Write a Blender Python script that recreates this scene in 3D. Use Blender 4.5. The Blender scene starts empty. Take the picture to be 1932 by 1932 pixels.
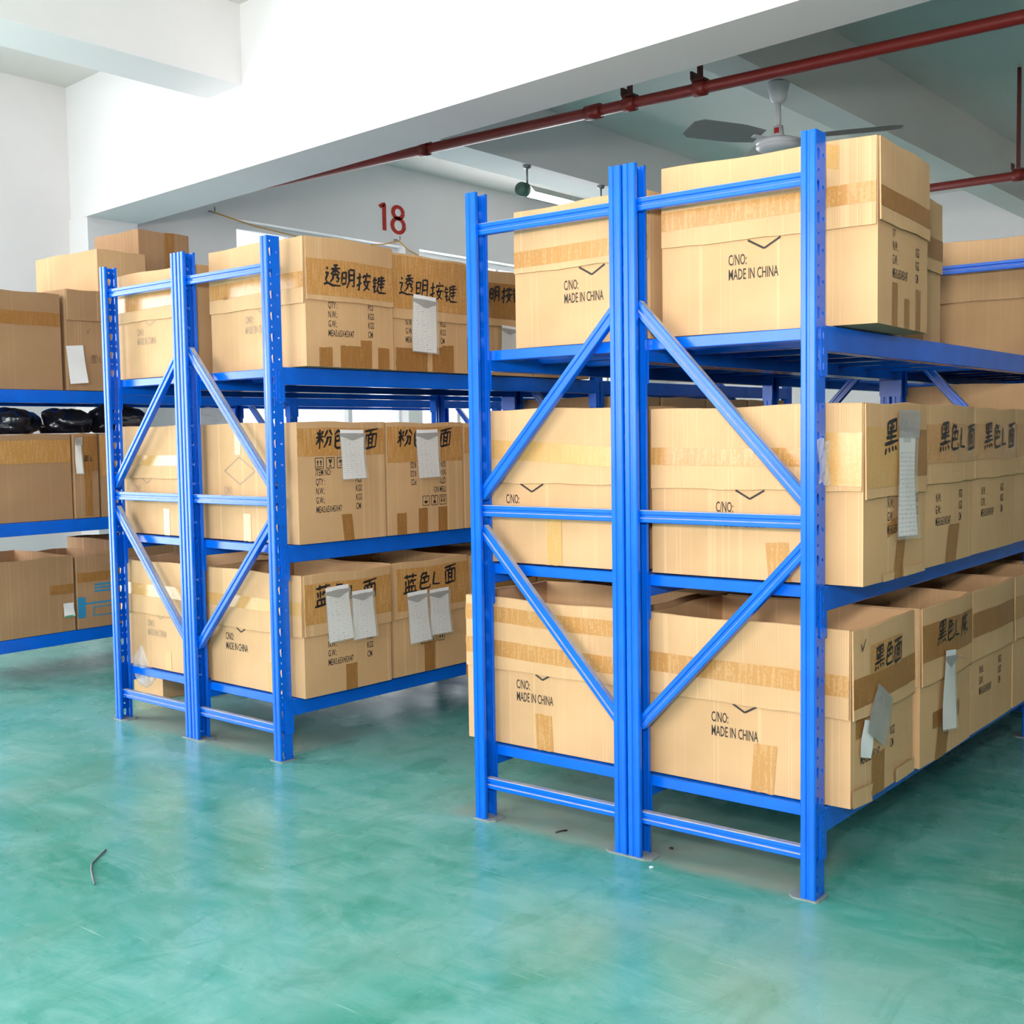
import bpy, bmesh, math, random
from mathutils import Vector, Matrix

# ------------------------------------------------------------------ camera, light, exposure
SC = bpy.context.scene
COL = SC.collection
PI = math.pi
F_PX = 2228.15
YAW, PIT, ROL = -0.6747, -0.0644, -0.0153
CAM = Vector((1.2853, -2.8567, 1.2382))
fw = Vector((math.cos(PIT) * math.sin(YAW), math.cos(PIT) * math.cos(YAW), math.sin(PIT)))
r0 = Vector((math.cos(YAW), -math.sin(YAW), 0)); u0 = r0.cross(fw)
rv = r0 * math.cos(ROL) + u0 * math.sin(ROL); uv = -r0 * math.sin(ROL) + u0 * math.cos(ROL)
cd = bpy.data.cameras.new('camera'); cam = bpy.data.objects.new('camera', cd); COL.objects.link(cam)
cd.sensor_fit = 'HORIZONTAL'; cd.sensor_width = 36.0; cd.lens = 36.0 * F_PX / 1932.0
cd.clip_start = 0.05; cd.clip_end = 100
cam.matrix_world = Matrix(((rv.x, uv.x, -fw.x, CAM.x), (rv.y, uv.y, -fw.y, CAM.y), (rv.z, uv.z, -fw.z, CAM.z), (0, 0, 0, 1)))
SC.camera = cam

SC.view_settings.view_transform = 'Standard'; SC.view_settings.look = 'None'
SC.view_settings.gamma = 1.0; SC.view_settings.use_curve_mapping = False
SC.view_settings.exposure = 0.42
SC.cycles.use_denoising = True
SC.cycles.max_bounces = 6; SC.cycles.diffuse_bounces = 3; SC.cycles.glossy_bounces = 2; SC.cycles.transparent_max_bounces = 8
SC.cycles.use_adaptive_sampling = True; SC.cycles.adaptive_threshold = 0.06; SC.cycles.adaptive_min_samples = 12
SC.cycles.sample_clamp_indirect = 6.0; SC.cycles.use_light_tree = False
SC.cycles.caustics_reflective = False; SC.cycles.caustics_refractive = False

W = bpy.data.worlds.new('sky'); SC.world = W; W.use_nodes = True
W.node_tree.nodes['Background'].inputs[0].default_value = (0.92, 0.96, 1.0, 1)
W.node_tree.nodes['Background'].inputs[1].default_value = 1.2

def area(name, loc, aim, sx, sy, power, color=(1, 1, 1)):
    l = bpy.data.lights.new(name, 'AREA'); l.shape = 'RECTANGLE'; l.size = sx; l.size_y = sy
    l.energy = power; l.color = color
    o = bpy.data.objects.new(name, l); COL.objects.link(o); o.location = loc
    d = Vector(aim)
    o.rotation_euler = d.to_track_quat('-Z', 'Z' if abs(d.z) < .9 else 'Y').to_euler()
    return o
# daylight that enters through the windows (left wall in two groups, and the wall behind the photographer)
area('daylight_left_near', (-6.82, -2.2, 2.0), (1, 0, 0), 7.4, 2.0, 320, (0.97, 0.985, 1.0))
area('daylight_left_far', (-7.35, 6.9, 2.2), (1, 0, 0), 6.6, 2.5, 260, (0.97, 0.985, 1.0))
area('daylight_front', (-2.3, -6.92, 2.0), (0, 1, 0), 6.3, 2.0, 270, (1.0, 0.99, 0.97))
# the photographer's flash: most of it bounced off the ceiling, a little straight ahead from the bounce card
area('flash_head', (CAM.x - 0.05, CAM.y - 0.25, 1.75), (-0.28, 0.36, 0.89), 0.3, 0.2, 75, (1.0, 0.96, 0.92))
area('flash_card', (CAM.x - 0.05, CAM.y - 0.20, 1.62), (-0.62, 0.78, -0.10), 0.30, 0.22, 50, (1.0, 0.94, 0.87))

# ------------------------------------------------------------------ helpers
random.seed(7)

class MB:
    def __init__(s): s.v = []; s.f = []
    def quad(s, a, b, c, d):
        n = len(s.v); s.v += [tuple(a), tuple(b), tuple(c), tuple(d)]; s.f.append((n, n + 1, n + 2, n + 3))
    def poly(s, pts):
        n = len(s.v); s.v += [tuple(p) for p in pts]; s.f.append(tuple(range(n, n + len(pts))))
    def box(s, x0, x1, y0, y1, z0, z1):
        n = len(s.v)
        s.v += [(x0, y0, z0), (x1, y0, z0), (x1, y1, z0), (x0, y1, z0), (x0, y0, z1), (x1, y0, z1), (x1, y1, z1), (x0, y1, z1)]
        for f in ((0, 3, 2, 1), (4, 5, 6, 7), (0, 1, 5, 4), (1, 2, 6, 5), (2, 3, 7, 6), (3, 0, 4, 7)):
            s.f.append(tuple(n + i for i in f))
    def prism(s, pts, fn, a, b):
        """closed 2-D outline pts swept from a to b; fn(p, q, t) -> point"""
        n = len(s.v); k = len(pts)
        s.v += [tuple(fn(p[0], p[1], a)) for p in pts] + [tuple(fn(p[0], p[1], b)) for p in pts]
        for i in range(k):
            j = (i + 1) % k; s.f.append((n + i, n + j, n + k + j, n + k + i))
        s.f.append(tuple(n + i for i in reversed(range(k)))); s.f.append(tuple(n + k + i for i in range(k)))
    def grid(s, fn, nu, nv):
        n = len(s.v)
        for j in range(nv + 1):
            for i in range(nu + 1): s.v.append(tuple(fn(i / nu, j / nv)))
        for j in range(nv):
            for i in range(nu):
                a = n + j * (nu + 1) + i; s.f.append((a, a + 1, a + nu + 2, a + nu + 1))
    def tube(s, pts, r, k=8, cap=True):
        rings = []
        for i, p in enumerate(pts):
            p = Vector(p)
            d = (Vector(pts[min(i + 1, len(pts) - 1)]) - Vector(pts[max(i - 1, 0)])).normalized()
            h = Vector((0, 0, 1)) if abs(d.z) < .9 else Vector((1, 0, 0))
            a = d.cross(h).normalized(); b = d.cross(a)
            rr = r[i] if isinstance(r, (list, tuple)) else r
            n = len(s.v); rings.append(n)
            for q in range(k):
                t = 2 * PI * q / k; s.v.append(tuple(p + a * math.cos(t) * rr + b * math.sin(t) * rr))
        for x, y in zip(rings, rings[1:]):
            for q in range(k):
                s.f.append((x + q, x + (q + 1) % k, y + (q + 1) % k, y + q))
        if cap:
            s.f.append(tuple(rings[0] + q for q in reversed(range(k)))); s.f.append(tuple(rings[-1] + q for q in range(k)))
    def lathe(s, prof, c=(0, 0, 0), k=24):
        n = len(s.v)
        for r, z in prof:
            for q in range(k):
                t = 2 * PI * q / k; s.v.append((c[0] + r * math.cos(t), c[1] + r * math.sin(t), c[2] + z))
        for i in range(len(prof) - 1):
            for q in range(k):
                a = n + i * k; s.f.append((a + q, a + (q + 1) % k, a + k + (q + 1) % k, a + k + q))
        s.f.append(tuple(n + q for q in reversed(range(k)))); s.f.append(tuple(n + (len(prof) - 1) * k + q for q in range(k)))
    def mesh(s, name, mat, smooth=False, fix=True):
        m = bpy.data.meshes.new(name); m.from_pydata(s.v, [], s.f); m.materials.append(mat)
        if fix:
            b = bmesh.new(); b.from_mesh(m); bmesh.ops.remove_doubles(b, verts=b.verts, dist=1e-5)
            bmesh.ops.recalc_face_normals(b, faces=b.faces); b.to_mesh(m); b.free()
        if smooth: m.polygons.foreach_set('use_smooth', [True] * len(m.polygons))
        m.update(); return m

def link(name, mesh, parent=None, loc=(0, 0, 0), rot=(0, 0, 0)):
    o = bpy.data.objects.new(name, mesh); COL.objects.link(o); o.location = loc; o.rotation_euler = rot
    if parent: o.parent = parent
    return o
def thing(name, label, cat, loc=(0, 0, 0), rz=0, group=None):
    o = bpy.data.objects.new(name, None); COL.objects.link(o); o.location = loc; o.rotation_euler = (0, 0, rz)
    o.empty_display_size = .1; o['label'] = label; o['category'] = cat
    if group: o['group'] = group
    return o
def tag(o, label, cat, group=None):
    o['label'] = label; o['category'] = cat
    if group: o['group'] = group
    return o
def struct(name, mesh, label=None, cat=None, loc=(0, 0, 0), rot=(0, 0, 0)):
    o = link(name, mesh, None, loc, rot); o['kind'] = 'structure'
    if label: o['label'] = label; o['category'] = cat
    return o

# ------------------------------------------------------------------ materials
class NT:
    def __init__(s, name):
        s.m = bpy.data.materials.new(name); s.m.use_nodes = True; s.t = s.m.node_tree
        s.b = s.t.nodes['Principled BSDF']; s.out = s.t.nodes['Material Output']
    def n(s, typ, **k):
        x = s.t.nodes.new(typ)
        for a, b in k.items():
            if hasattr(x, a): setattr(x, a, b)
            else: s.set(x, a, b)
        return x
    def set(s, x, key, val): x.inputs[key].default_value = val
    def l(s, a, b): s.t.links.new(a, b)
    def ramp(s, fac, stops):
        r = s.n('ShaderNodeValToRGB'); s.l(fac, r.inputs[0])
        e = r.color_ramp.elements
        while len(e) < len(stops): e.new(0.5)
        for q, (p, c) in zip(e, stops): q.position = p; q.color = c if len(c) == 4 else (*c, 1)
        return r.outputs[0]
    def mix(s, fac, a, b, mode='MIX'):
        x = s.n('ShaderNodeMix', data_type='RGBA', blend_type=mode)
        for i, v in ((0, fac), (6, a), (7, b)):
            if hasattr(v, 'is_linked') or isinstance(v, bpy.types.NodeSocket): s.l(v, x.inputs[i])
            else: x.inputs[i].default_value = v if not isinstance(v, tuple) else (*v[:3], 1)
        return x.outputs[2]
    def math(s, op, a, b=0.0, c=None):
        x = s.n('ShaderNodeMath', operation=op)
        for i, v in ((0, a), (1, b), (2, c)):
            if v is None: continue
            if isinstance(v, bpy.types.NodeSocket): s.l(v, x.inputs[i])
            else: x.inputs[i].default_value = v
        return x.outputs[0]
    def noise(s, vec, scale, detail=3, rough=.5, dim='3D', dist=0.0):
        x = s.n('ShaderNodeTexNoise', noise_dimensions=dim)
        x.inputs['Scale'].default_value = scale; x.inputs['Detail'].default_value = detail; x.inputs['Roughness'].default_value = rough; x.inputs['Distortion'].default_value = dist
        if vec is not None: s.l(vec, x.inputs['Vector'])
        return x.outputs[0]
    def obj(s): return s.n('ShaderNodeTexCoord').outputs['Object']
    def mapping(s, vec, scale=(1, 1, 1), rot=(0, 0, 0), loc=(0, 0, 0)):
        x = s.n('ShaderNodeMapping'); s.l(vec, x.inputs[0])
        x.inputs['Scale'].default_value = scale; x.inputs['Rotation'].default_value = rot; x.inputs['Location'].default_value = loc
        return x.outputs[0]
    def bump(s, h, strength=.2, dist=.002):
        x = s.n('ShaderNodeBump'); x.inputs['Strength'].default_value = strength; x.inputs['Distance'].default_value = dist
        s.l(h, x.inputs['Height']); s.l(x.outputs[0], s.b.inputs['Normal'])
    def base(s, c):
        if isinstance(c, tuple): s.b.inputs['Base Color'].default_value = (*c[:3], 1)
        else: s.l(c, s.b.inputs['Base Color'])
    def p(s, **k):
        for a, b in k.items(): s.b.inputs[a.replace('_', ' ')].default_value = b
        return s

def plain(name, col, rough=.6, **k):
    t = NT(name); t.base(col); t.p(Roughness=rough)
    for a, b in k.items(): t.b.inputs[a.replace('_', ' ')].default_value = b
    return t.m

def mat_plaster(name, col, col2):
    t = NT(name); v = t.obj(); n = t.noise(v, 0.7, 4, .6)
    c = t.ramp(n, [(.3, col2), (.62, col)]); t.base(c); t.p(Roughness=.85)
    return t.m

def mat_floor():
    t = NT('floor_paint'); v = t.obj()
    w = t.noise(v, 0.75, 4, .66, dist=.6)
    base = t.ramp(w, [(.30, (.032, .260, .195)), (.48, (.075, .345, .295)), (.66, (.150, .430, .395))])
    # long brushed streaks and scuffs
    s1 = t.noise(t.mapping(v, (1.2, 3.2, 1), (0, 0, .5)), 2.0, 6, .72, dist=.9)
    k1 = t.ramp(s1, [(.42, (0, 0, 0)), (.66, (1, 1, 1))])
    base = t.mix(t.math('MULTIPLY', k1, .48), base, (.27, .53, .51))
    s2 = t.noise(t.mapping(v, (4.5, 1.7, 1), (0, 0, 1.0)), 1.5, 5, .70, dist=1.1)
    k2 = t.ramp(s2, [(.50, (0, 0, 0)), (.72, (1, 1, 1))])
    base = t.mix(t.math('MULTIPLY', k2, .62), base, (.022, .245, .175))
    d1 = t.ramp(t.noise(v, 0.9, 3, .6), [(.50, (0, 0, 0)), (.70, (1, 1, 1))])
    base = t.mix(t.math('MULTIPLY', d1, .45), base, (.27, .36, .29))
    # thin scratches
    s3 = t.noise(t.mapping(v, (2.0, 70, 1), (0, 0, -.3)), 1.6, 2, .5)
    k3 = t.ramp(s3, [(.70, (0, 0, 0)), (.76, (1, 1, 1))])
    base = t.mix(t.math('MULTIPLY', k3, .35), base, (.55, .75, .68))
    # swept dust that gathers in strips under each pair of racks
    sx = t.n('ShaderNodeSeparateXYZ'); t.l(v, sx.inputs[0])
    wob = t.math('MULTIPLY', t.math('SUBTRACT', t.noise(v, 3.0, 3), .5), .16)
    yy = t.math('ADD', sx.outputs[1], wob)
    def band(x0, x1, ye):
        a = t.math('SMOOTH_MIN', t.math('SUBTRACT', sx.outputs[0], x0), t.math('SUBTRACT', x1, sx.outputs[0]), .05)
        b = t.math('MULTIPLY', a, 14.0); b = t.n('ShaderNodeClamp').outputs[0] if False else b
        cl = t.n('ShaderNodeClamp'); t.l(b, cl.inputs[0])
        e = t.math('MULTIPLY', t.math('SUBTRACT', yy, ye), 16.0); ce = t.n('ShaderNodeClamp'); t.l(e, ce.inputs[0])
        g = t.math('MULTIPLY', t.math('SUBTRACT', ye + .62, yy), 2.2); cg = t.n('ShaderNodeClamp'); t.l(g, cg.inputs[0])
        return t.math('MULTIPLY', t.math('MULTIPLY', cl.outputs[0], ce.outputs[0]), cg.outputs[0])
    dust = t.math('ADD', band(-1.32, -.02, -.03), band(-3.46, -2.22, .06))
    dust = t.math('MULTIPLY', dust, t.ramp(t.noise(v, 7, 4), [(.2, (.45, .45, .45)), (.7, (.95, .95, .95))]))
    base = t.mix(dust, base, (.27, .31, .26))
    t.base(base)
    r = t.math('ADD', .16, t.math('MULTIPLY', t.noise(v, 4, 4), .22)); r = t.math('ADD', r, t.math('MULTIPLY', dust, .4))
    t.l(r, t.b.inputs['Roughness']); t.p(IOR=1.5)
    return t.m

def mat_blue(name, dusty=False):
    t = NT(name); v = t.obj()
    n = t.noise(v, 9, 1)
    c = t.ramp(n, [(.3, (.001, .122, .70)), (.7, (.001, .140, .80))])
    if dusty:
        g = t.n('ShaderNodeNewGeometry'); s = t.n('ShaderNodeSeparateXYZ'); t.l(g.outputs['Normal'], s.inputs[0])
        up = t.math('GREATER_THAN', s.outputs[2], .5)
        k = t.math('MULTIPLY', up, t.ramp(t.noise(v, 25, 4), [(.25, (.55, .55, .55)), (.6, (.95, .95, .95))]))
        c = t.mix(k, c, (.44, .43, .42))
    t.base(c); t.p(Roughness=.22, IOR=1.42)
    return t.m

def mat_card(name, light, dark, corr=.25):
    """kraft board: flutes run up the faces, a few pale crease lines"""
    t = NT(name); v = t.obj()
    s = t.n('ShaderNodeSeparateXYZ'); t.l(v, s.inputs[0])
    h = t.math('ADD', s.outputs[0], s.outputs[1])
    fl = t.math('SINE', t.math('MULTIPLY', h, 2 * PI / .0072))
    fac = t.math('ADD', t.noise(v, 4.5, 3, .55), t.math('MULTIPLY', fl, .22 * corr))
    c = t.ramp(fac, [(.25, dark), (.72, light)])
    info = t.n('ShaderNodeObjectInfo')
    cx = t.n('ShaderNodeCombineXYZ'); t.l(h, cx.inputs[0]); t.l(t.math('MULTIPLY', info.outputs['Random'], 40), cx.inputs[1])
    cr = t.noise(t.mapping(cx.outputs[0], (15, 1, 1)), 1.0, 1, .5)
    k = t.ramp(cr, [(.42, (0, 0, 0)), (.428, (1, 1, 1)), (.436, (0, 0, 0)), (.63, (0, 0, 0)), (.638, (1, 1, 1)), (.646, (0, 0, 0))])
    c = t.mix(t.math('MULTIPLY', k, .40), c, (.84, .60, .34))
    st = t.ramp(t.noise(v, 1.9, 3), [(.35, (.90, .90, .90)), (.6, (1, 1, 1))])
    c = t.mix(1.0, c, st, 'MULTIPLY')
    t.base(c); t.p(Roughness=.82)
    return t.m

def mat_tape(name, brown, under, mottle, rough=.22, ior=1.5):
    """packing tape; the board shows pale where the flutes keep it from sticking"""
    t = NT(name); v = t.obj()
    s = t.n('ShaderNodeSeparateXYZ'); t.l(v, s.inputs[0])
    h = t.math('ADD', s.outputs[0], s.outputs[1])
    cx = t.n('ShaderNodeCombineXYZ'); t.l(h, cx.inputs[0]); t.l(s.outputs[2], cx.inputs[1])
    n1 = t.noise(t.mapping(cx.outputs[0], (120, 10, 1)), 1.0, 2)
    n2 = t.noise(t.mapping(cx.outputs[0], (150, 110, 1)), 1.0, 1)
    k = t.ramp(t.math('ADD', t.math('MULTIPLY', n1, .65), t.math('MULTIPLY', n2, .35)), [(.50, (0, 0, 0)), (.57, (1, 1, 1))])
    c = t.mix(t.math('MULTIPLY', k, mottle), brown, under)
    t.base(c); t.p(Roughness=rough, IOR=ior)
    t.bump(t.noise(cx.outputs[0], 55, 1), .10, .003); return t.m

def mat_slip():
    """printed form: grey ruled lines on white paper (uses UV)"""
    t = NT('ruled_paper'); uvn = t.n('ShaderNodeTexCoord').outputs['UV']
    s = t.n('ShaderNodeSeparateXYZ'); t.l(uvn, s.inputs[0])
    def lines(a, n, w):
        f = t.math('FRACT', t.math('MULTIPLY', a, n)); return t.math('LESS_THAN', f, w)
    rows = lines(s.outputs[1], 24, .20); cols = lines(s.outputs[0], 5, .05)
    g = t.math('MAXIMUM', rows, cols)
    body = t.math('LESS_THAN', s.outputs[1], .80); g = t.math('MULTIPLY', g, body)
    c = t.mix(t.math('MULTIPLY', g, .55), (.84, .83, .86), (.38, .38, .46))
    w = t.noise(t.mapping(uvn, (14, 26, 1)), 1.0, 3)
    ink = t.math('MULTIPLY', t.math('GREATER_THAN', w, .64), t.math('LESS_THAN', s.outputs[0], .75)); ink = t.math('MULTIPLY', ink, body)
    c = t.mix(t.math('MULTIPLY', ink, .7), c, (.16, .17, .30))
    # printed heading
    hd = t.math('MULTIPLY', t.math('GREATER_THAN', s.outputs[1], .895), t.math('LESS_THAN', s.outputs[1], .935))
    hx = t.math('MULTIPLY', t.math('GREATER_THAN', s.outputs[0], .28), t.math('LESS_THAN', s.outputs[0], .74))
    dash = t.math('LESS_THAN', t.math('FRACT', t.math('MULTIPLY', s.outputs[0], 16)), .6)
    c = t.mix(t.math('MULTIPLY', t.math('MULTIPLY', hd, hx), dash), c, (.3, .3, .34))
    t.base(c); t.p(Roughness=.5); return t.m

def mat_clear(name, col, alpha, rough=.12):
    t = NT(name); tr = t.n('ShaderNodeBsdfTransparent'); mx = t.n('ShaderNodeMixShader')
    t.base(col); t.p(Roughness=rough, IOR=1.5)
    t.bump(t.noise(t.obj(), 45, 3), .5, .004)
    mx.inputs[0].default_value = alpha
    t.l(tr.outputs[0], mx.inputs[1]); t.l(t.b.outputs[0], mx.inputs[2]); t.l(mx.outputs[0], t.out.inputs[0]); return t.m

def mat_emit(name, col, strength):
    t = NT(name); e = t.n('ShaderNodeEmission'); e.inputs[0].default_value = (*col, 1); e.inputs[1].default_value = strength
    t.l(e.outputs[0], t.out.inputs[0]); return t.m

M = dict(
    floor=mat_floor(),
    wall=mat_plaster('wall_plaster', (.88, .85, .85), (.83, .80, .80)),
    beam=mat_plaster('beam_plaster', (.89, .87, .88), (.85, .83, .84)),
    ceil=mat_plaster('ceiling_plaster', (.86, .82, .79), (.81, .77, .74)),
    blue=mat_blue('blue_powder_coat'), bluedust=mat_blue('blue_powder_coat_dusty', True),
    foot=plain('foot_plate_grey', (.24, .27, .27), .55),
    card=mat_card('kraft_board', (.66, .408, .212), (.590, .352, .175), .16),
    cardin=mat_card('kraft_flap', (.69, .435, .232), (.585, .352, .176), .50),
    cardpink_shade=mat_card('kraft_board_reddish_shaded', (.44, .255, .135), (.38, .215, .108), .10),  # reddish board with the far left rack's shade darkened into its colour
    tape=mat_tape('brown_tape', (.50, .245, .075), (.62, .36, .150), .65),
    tapedark=mat_tape('dark_brown_tape', (.34, .155, .045), (.44, .235, .09), .45, .38, 1.32),
    tapelight=mat_tape('pale_tape', (.60, .34, .115), (.68, .44, .2), .3),
    clear=mat_clear('clear_tape', (.82, .78, .70), .28, .08),
    bag=mat_clear('clear_bag', (.90, .92, .95), .32, .08),
    sleeve=mat_clear('grey_sleeve', (.42, .40, .40), .72, .15),
    black=plain('black_print', (.028, .022, .020), .7),
    fade=plain('faded_print', (.40, .28, .19), .8),
    ink=plain('marker_ink', (.018, .016, .018), .45),
    slip=mat_slip(),
    paper=plain('white_paper', (.82, .81, .84), .55),
    bagblack=plain('black_plastic', (.012, .014, .022), .22, Coat_Weight=.4),
    red=plain('red_paint', (.50, .022, .016), .75),
    pipe=plain('red_pipe_paint', (.24, .024, .018), .42),
    pipedark=plain('dark_red_bracket', (.12, .018, .014), .5),
    frame=plain('window_frame_white', (.80, .81, .82), .4),
    fan=plain('fan_grey_white', (.66, .66, .70), .35),
    fandark=plain('fan_blade_grey', (.34, .33, .32), .45),
    green=plain('lamp_cap_green', (.060, .135, .100), .5),
    steel=plain('steel', (.30, .30, .31), .35, Metallic=.8),
    string=plain('orange_string', (.70, .34, .07), .8),
    bluep=plain('blue_carton_print', (.02, .25, .50), .7),
    greenp=plain('green_label_print', (.05, .45, .25), .6),
    lampref=plain('lamp_reflector', (.85, .87, .80), .35),
    tube=mat_emit('fluorescent_tube', (1.0, .99, .92), 85.0),
    debris=plain('dark_debris', (.03, .03, .03), .7),
    dull=plain('dull_wire', (.16, .19, .20), .5),
    whitebit=plain('white_parts', (.85, .86, .90), .4),
)
def mat_glass():
    t = NT('window_glass'); g = t.n('ShaderNodeBsdfGlossy'); tr = t.n('ShaderNodeBsdfTransparent'); mx = t.n('ShaderNodeMixShader')
    g.inputs['Roughness'].default_value = .02; mx.inputs[0].default_value = .05
    t.l(tr.outputs[0], mx.inputs[1]); t.l(g.outputs[0], mx.inputs[2]); t.l(mx.outputs[0], t.out.inputs[0]); return t.m
M['glass'] = mat_glass()

# ------------------------------------------------------------------ the room
XW, XE, YF, YB, ZS = -6.9, 6.0, -7.0, 10.7, 3.88
m = MB(); m.box(XW - .3, XE + .3, YF - .3, YB + .3, -.2, 0); struct('floor', m.mesh('floor', M['floor']), 'green painted glossy concrete floor with scuffs and dust', 'floor')
m = MB(); m.box(XW - .3, XE + .3, YF - .3, YB + .3, ZS, ZS + .2); struct('ceiling', m.mesh('ceiling', M['ceil']), 'grey-white concrete ceiling slab between the beams', 'ceiling')
ZW0, ZW1 = 0.95, 3.12
def wall_x(name, x0, x1, openings, label):
    m = MB(); y = YF - .3
    for a, b in openings:
        m.box(x0, x1, y, a, 0, ZS); m.box(x0, x1, a, b, 0, ZW0); m.box(x0, x1, a, b, ZW1, ZS); y = b
    m.box(x0, x1, y, YB + .3, 0, ZS); struct(name, m.mesh(name, M['wall']), label, 'wall')
def wall_y(name, y0, y1, openings, label):
    m = MB(); x = XW
    for a, b in openings:
        m.box(x, a, y0, y1, 0, ZS); m.box(a, b, y0, y1, 0, ZW0); m.box(a, b, y0, y1, ZW1, ZS); x = b
    m.box(x, XE, y0, y1, 0, ZS); struct(name, m.mesh(name, M['wall']), label, 'wall')
OPL = [(-5.9, -3.6), (-3.3, -1.0), (-.7, 1.5), (3.67, 5.75), (5.95, 8.0), (8.2, 10.1)]
OPF = [(-5.4, -2.4), (-2.1, .9)]
wall_x('wall_left', XW - .24, XW, OPL, 'white plaster wall with windows and red number')
wall_x('wall_right', XE, XE + .24, [], 'plain white plaster wall on the opposite side')
wall_y('wall_front', YF - .24, YF, OPF, 'white plaster wall with windows, behind the camera')
wall_y('wall_back', YB, YB + .24, [], 'plain white plaster wall at the far end')
wn = 0
def window(axis, a, b, at, label):
    """frame bars and panes; axis 'x' = in a wall whose normal is x"""
    global wn; wn += 1
    e = thing('window_%d' % wn, label, 'window'); e['kind'] = 'structure'
    def bx(mb, p0, p1, z0, z1, t):
        if axis == 'x': mb.box(at - t, at + t, p0, p1, z0, z1)
        else: mb.box(p0, p1, at - t, at + t, z0, z1)
    n = 3; w = (b - a) / n
    f = MB()
    bx(f, a, b, ZW0, ZW0 + .05, .03); bx(f, a, b, ZW1 - .06, ZW1, .03)
    for i in range(n + 1):
        c = a + w * i; bx(f, max(a, c - .025), min(b, c + .025), ZW0 + .05, ZW1 - .06, .03)
    link('frame', f.mesh('window_frame', M['frame']), e)
    for i in range(n):
        g = MB(); bx(g, a + w * i + .03, a + w * (i + 1) - .03, ZW0 + .055, ZW1 - .065, .003)
        link('pane', g.mesh('pane', M['glass']), e)
for i, (a, b) in enumerate(OPL):
    window('x', a, b, XW - .14, ['bright window in left wall, farthest before the concrete beam', 'bright window in left wall, second before the concrete beam', 'bright window in left wall, last before the concrete beam', 'bright overexposed window just past the column, under the string hook', 'bright overexposed window under the red number', 'bright overexposed window nearest the far end wall'][i])
for i, (a, b) in enumerate(OPF): window('y', a, b, YF - .12, 'tall white framed window behind the camera, %s' % ['left', 'right'][i])

# main downstand beam, column, secondary beams
def pbeam(name, A, B, C, D, z0, z1, mat, label):
    m = MB(); n = [(A, B, C, D)]
    lo = [(q[0], q[1], z0) for q in (A, B, C, D)]; hi = [(q[0], q[1], z1) for q in (A, B, C, D)]
    m.poly(lo); m.poly(hi)
    for i in range(4): m.poly([lo[i], lo[(i + 1) % 4], hi[(i + 1) % 4], hi[i]])
    return struct(name, m.mesh(name, mat), label, 'beam')
fs, rs = -.0998, -.126
ff = lambda x: 2.108 + fs * (x + 6.76)
rr_ = lambda x: 2.529 + rs * (x + 6.569) if x < -1.8 else 1.928 - .0998 * (x + 1.8)
pbeam('trim_1', (-6.9, ff(-6.9)), (6.0, ff(6.0)), (6.0, rr_(6.0)), (-6.9, rr_(-6.9)), 2.9, ZS, M['beam'], 'deep white concrete main beam crossing under the ceiling')
m = MB(); m.box(-6.9, -6.655, ff(-6.75), rr_(-6.6), 0, 2.9); struct('trim_2', m.mesh('column', M['beam']), 'white column against left wall carrying the main beam', 'column')
for i, (a, b, lab) in enumerate([(-4.97, -4.57, 'white secondary ceiling beam with the fluorescent lamp'), (-2.28, -2.01, 'white secondary ceiling beam carrying the fan'), (.62, .92, 'secondary ceiling beam over the right-hand aisle'), (3.3, 3.6, 'secondary ceiling beam near the right wall')]):
    m = MB(); m.box(a, b, YF, YB, 3.4, ZS); struct('trim_%d' % (i + 3), m.mesh('secondary_beam', M['beam' if i == 0 else 'ceil']), lab, 'beam')

# ------------------------------------------------------------------ pallet racking
UW, UD, UH = .042, .063, 2.0
def upright_mesh():
    m = MB()
    out = [(0, .003), (.003, 0), (.016, 0), (.019, .0035), (.024, .0035), (.027, 0), (.039, 0), (.042, .003), (.042, .014)]
    inn = [(.040, .014), (.040, .004), (.038, .002), (.0278, .002), (.0248, .0055), (.0182, .0055), (.0152, .002), (.004, .002), (.002, .004)]
    prof = out + inn
    m.prism(prof, lambda p, q, t: (p, q, t), 0.004, UH)
    m.prism([(p, UD - q) for p, q in prof], lambda p, q, t: (p, q, t), 0.004, UH)
    T = .002
    def cell(y0, y1, z0, z1, hole):
        if hole is None:
            m.quad((0, y0, z0), (0, y1, z0), (0, y1, z1), (0, y0, z1)); m.quad((T, y0, z0), (T, y1, z0), (T, y1, z1), (T, y0, z1)); return
        ym, zm = (y0 + y1) / 2, (z0 + z1) / 2
        R = [(y0, z0), (ym, z0), (y1, z0), (y1, zm), (y1, z1), (ym, z1), (y0, z1), (y0, zm)]
        Hh = [(ym + a, zm + b) for a, b in hole]
        for i in range(8):
            j = (i + 1) % 8
            for x in (0, T):
                m.quad((x, *R[i]), (x, *R[j]), (x, *Hh[j]), (x, *Hh[i]))
            m.quad((0, *Hh[i]), (0, *Hh[j]), (T, *Hh[j]), (T, *Hh[i]))
    s = .7071
    def rnd(r): return [(-s * r, -s * r), (0, -r), (s * r, -s * r), (r, 0), (s * r, s * r), (0, r), (-s * r, s * r), (-r, 0)]
    key = [(-.004, -.013), (0, -.0165), (.004, -.013), (.0072, .002), (.0078, .011), (.001, .0165), (-.0065, .012), (-.0068, .002)]
    n = 25; P = (UH - .004) / n
    for k in range(n):
        z = .004 + k * P
        cell(.003, .0315, z, z + P * .5, rnd(.0052)); cell(.003, .0315, z + P * .5, z + P, None)
        cell(.0315, .060, z, z + P * .5, key); cell(.0315, .060, z + P * .5, z + P, rnd(.0044))
    return m.mesh('upright', M['blue'])
ME_UP = upright_mesh()
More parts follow.
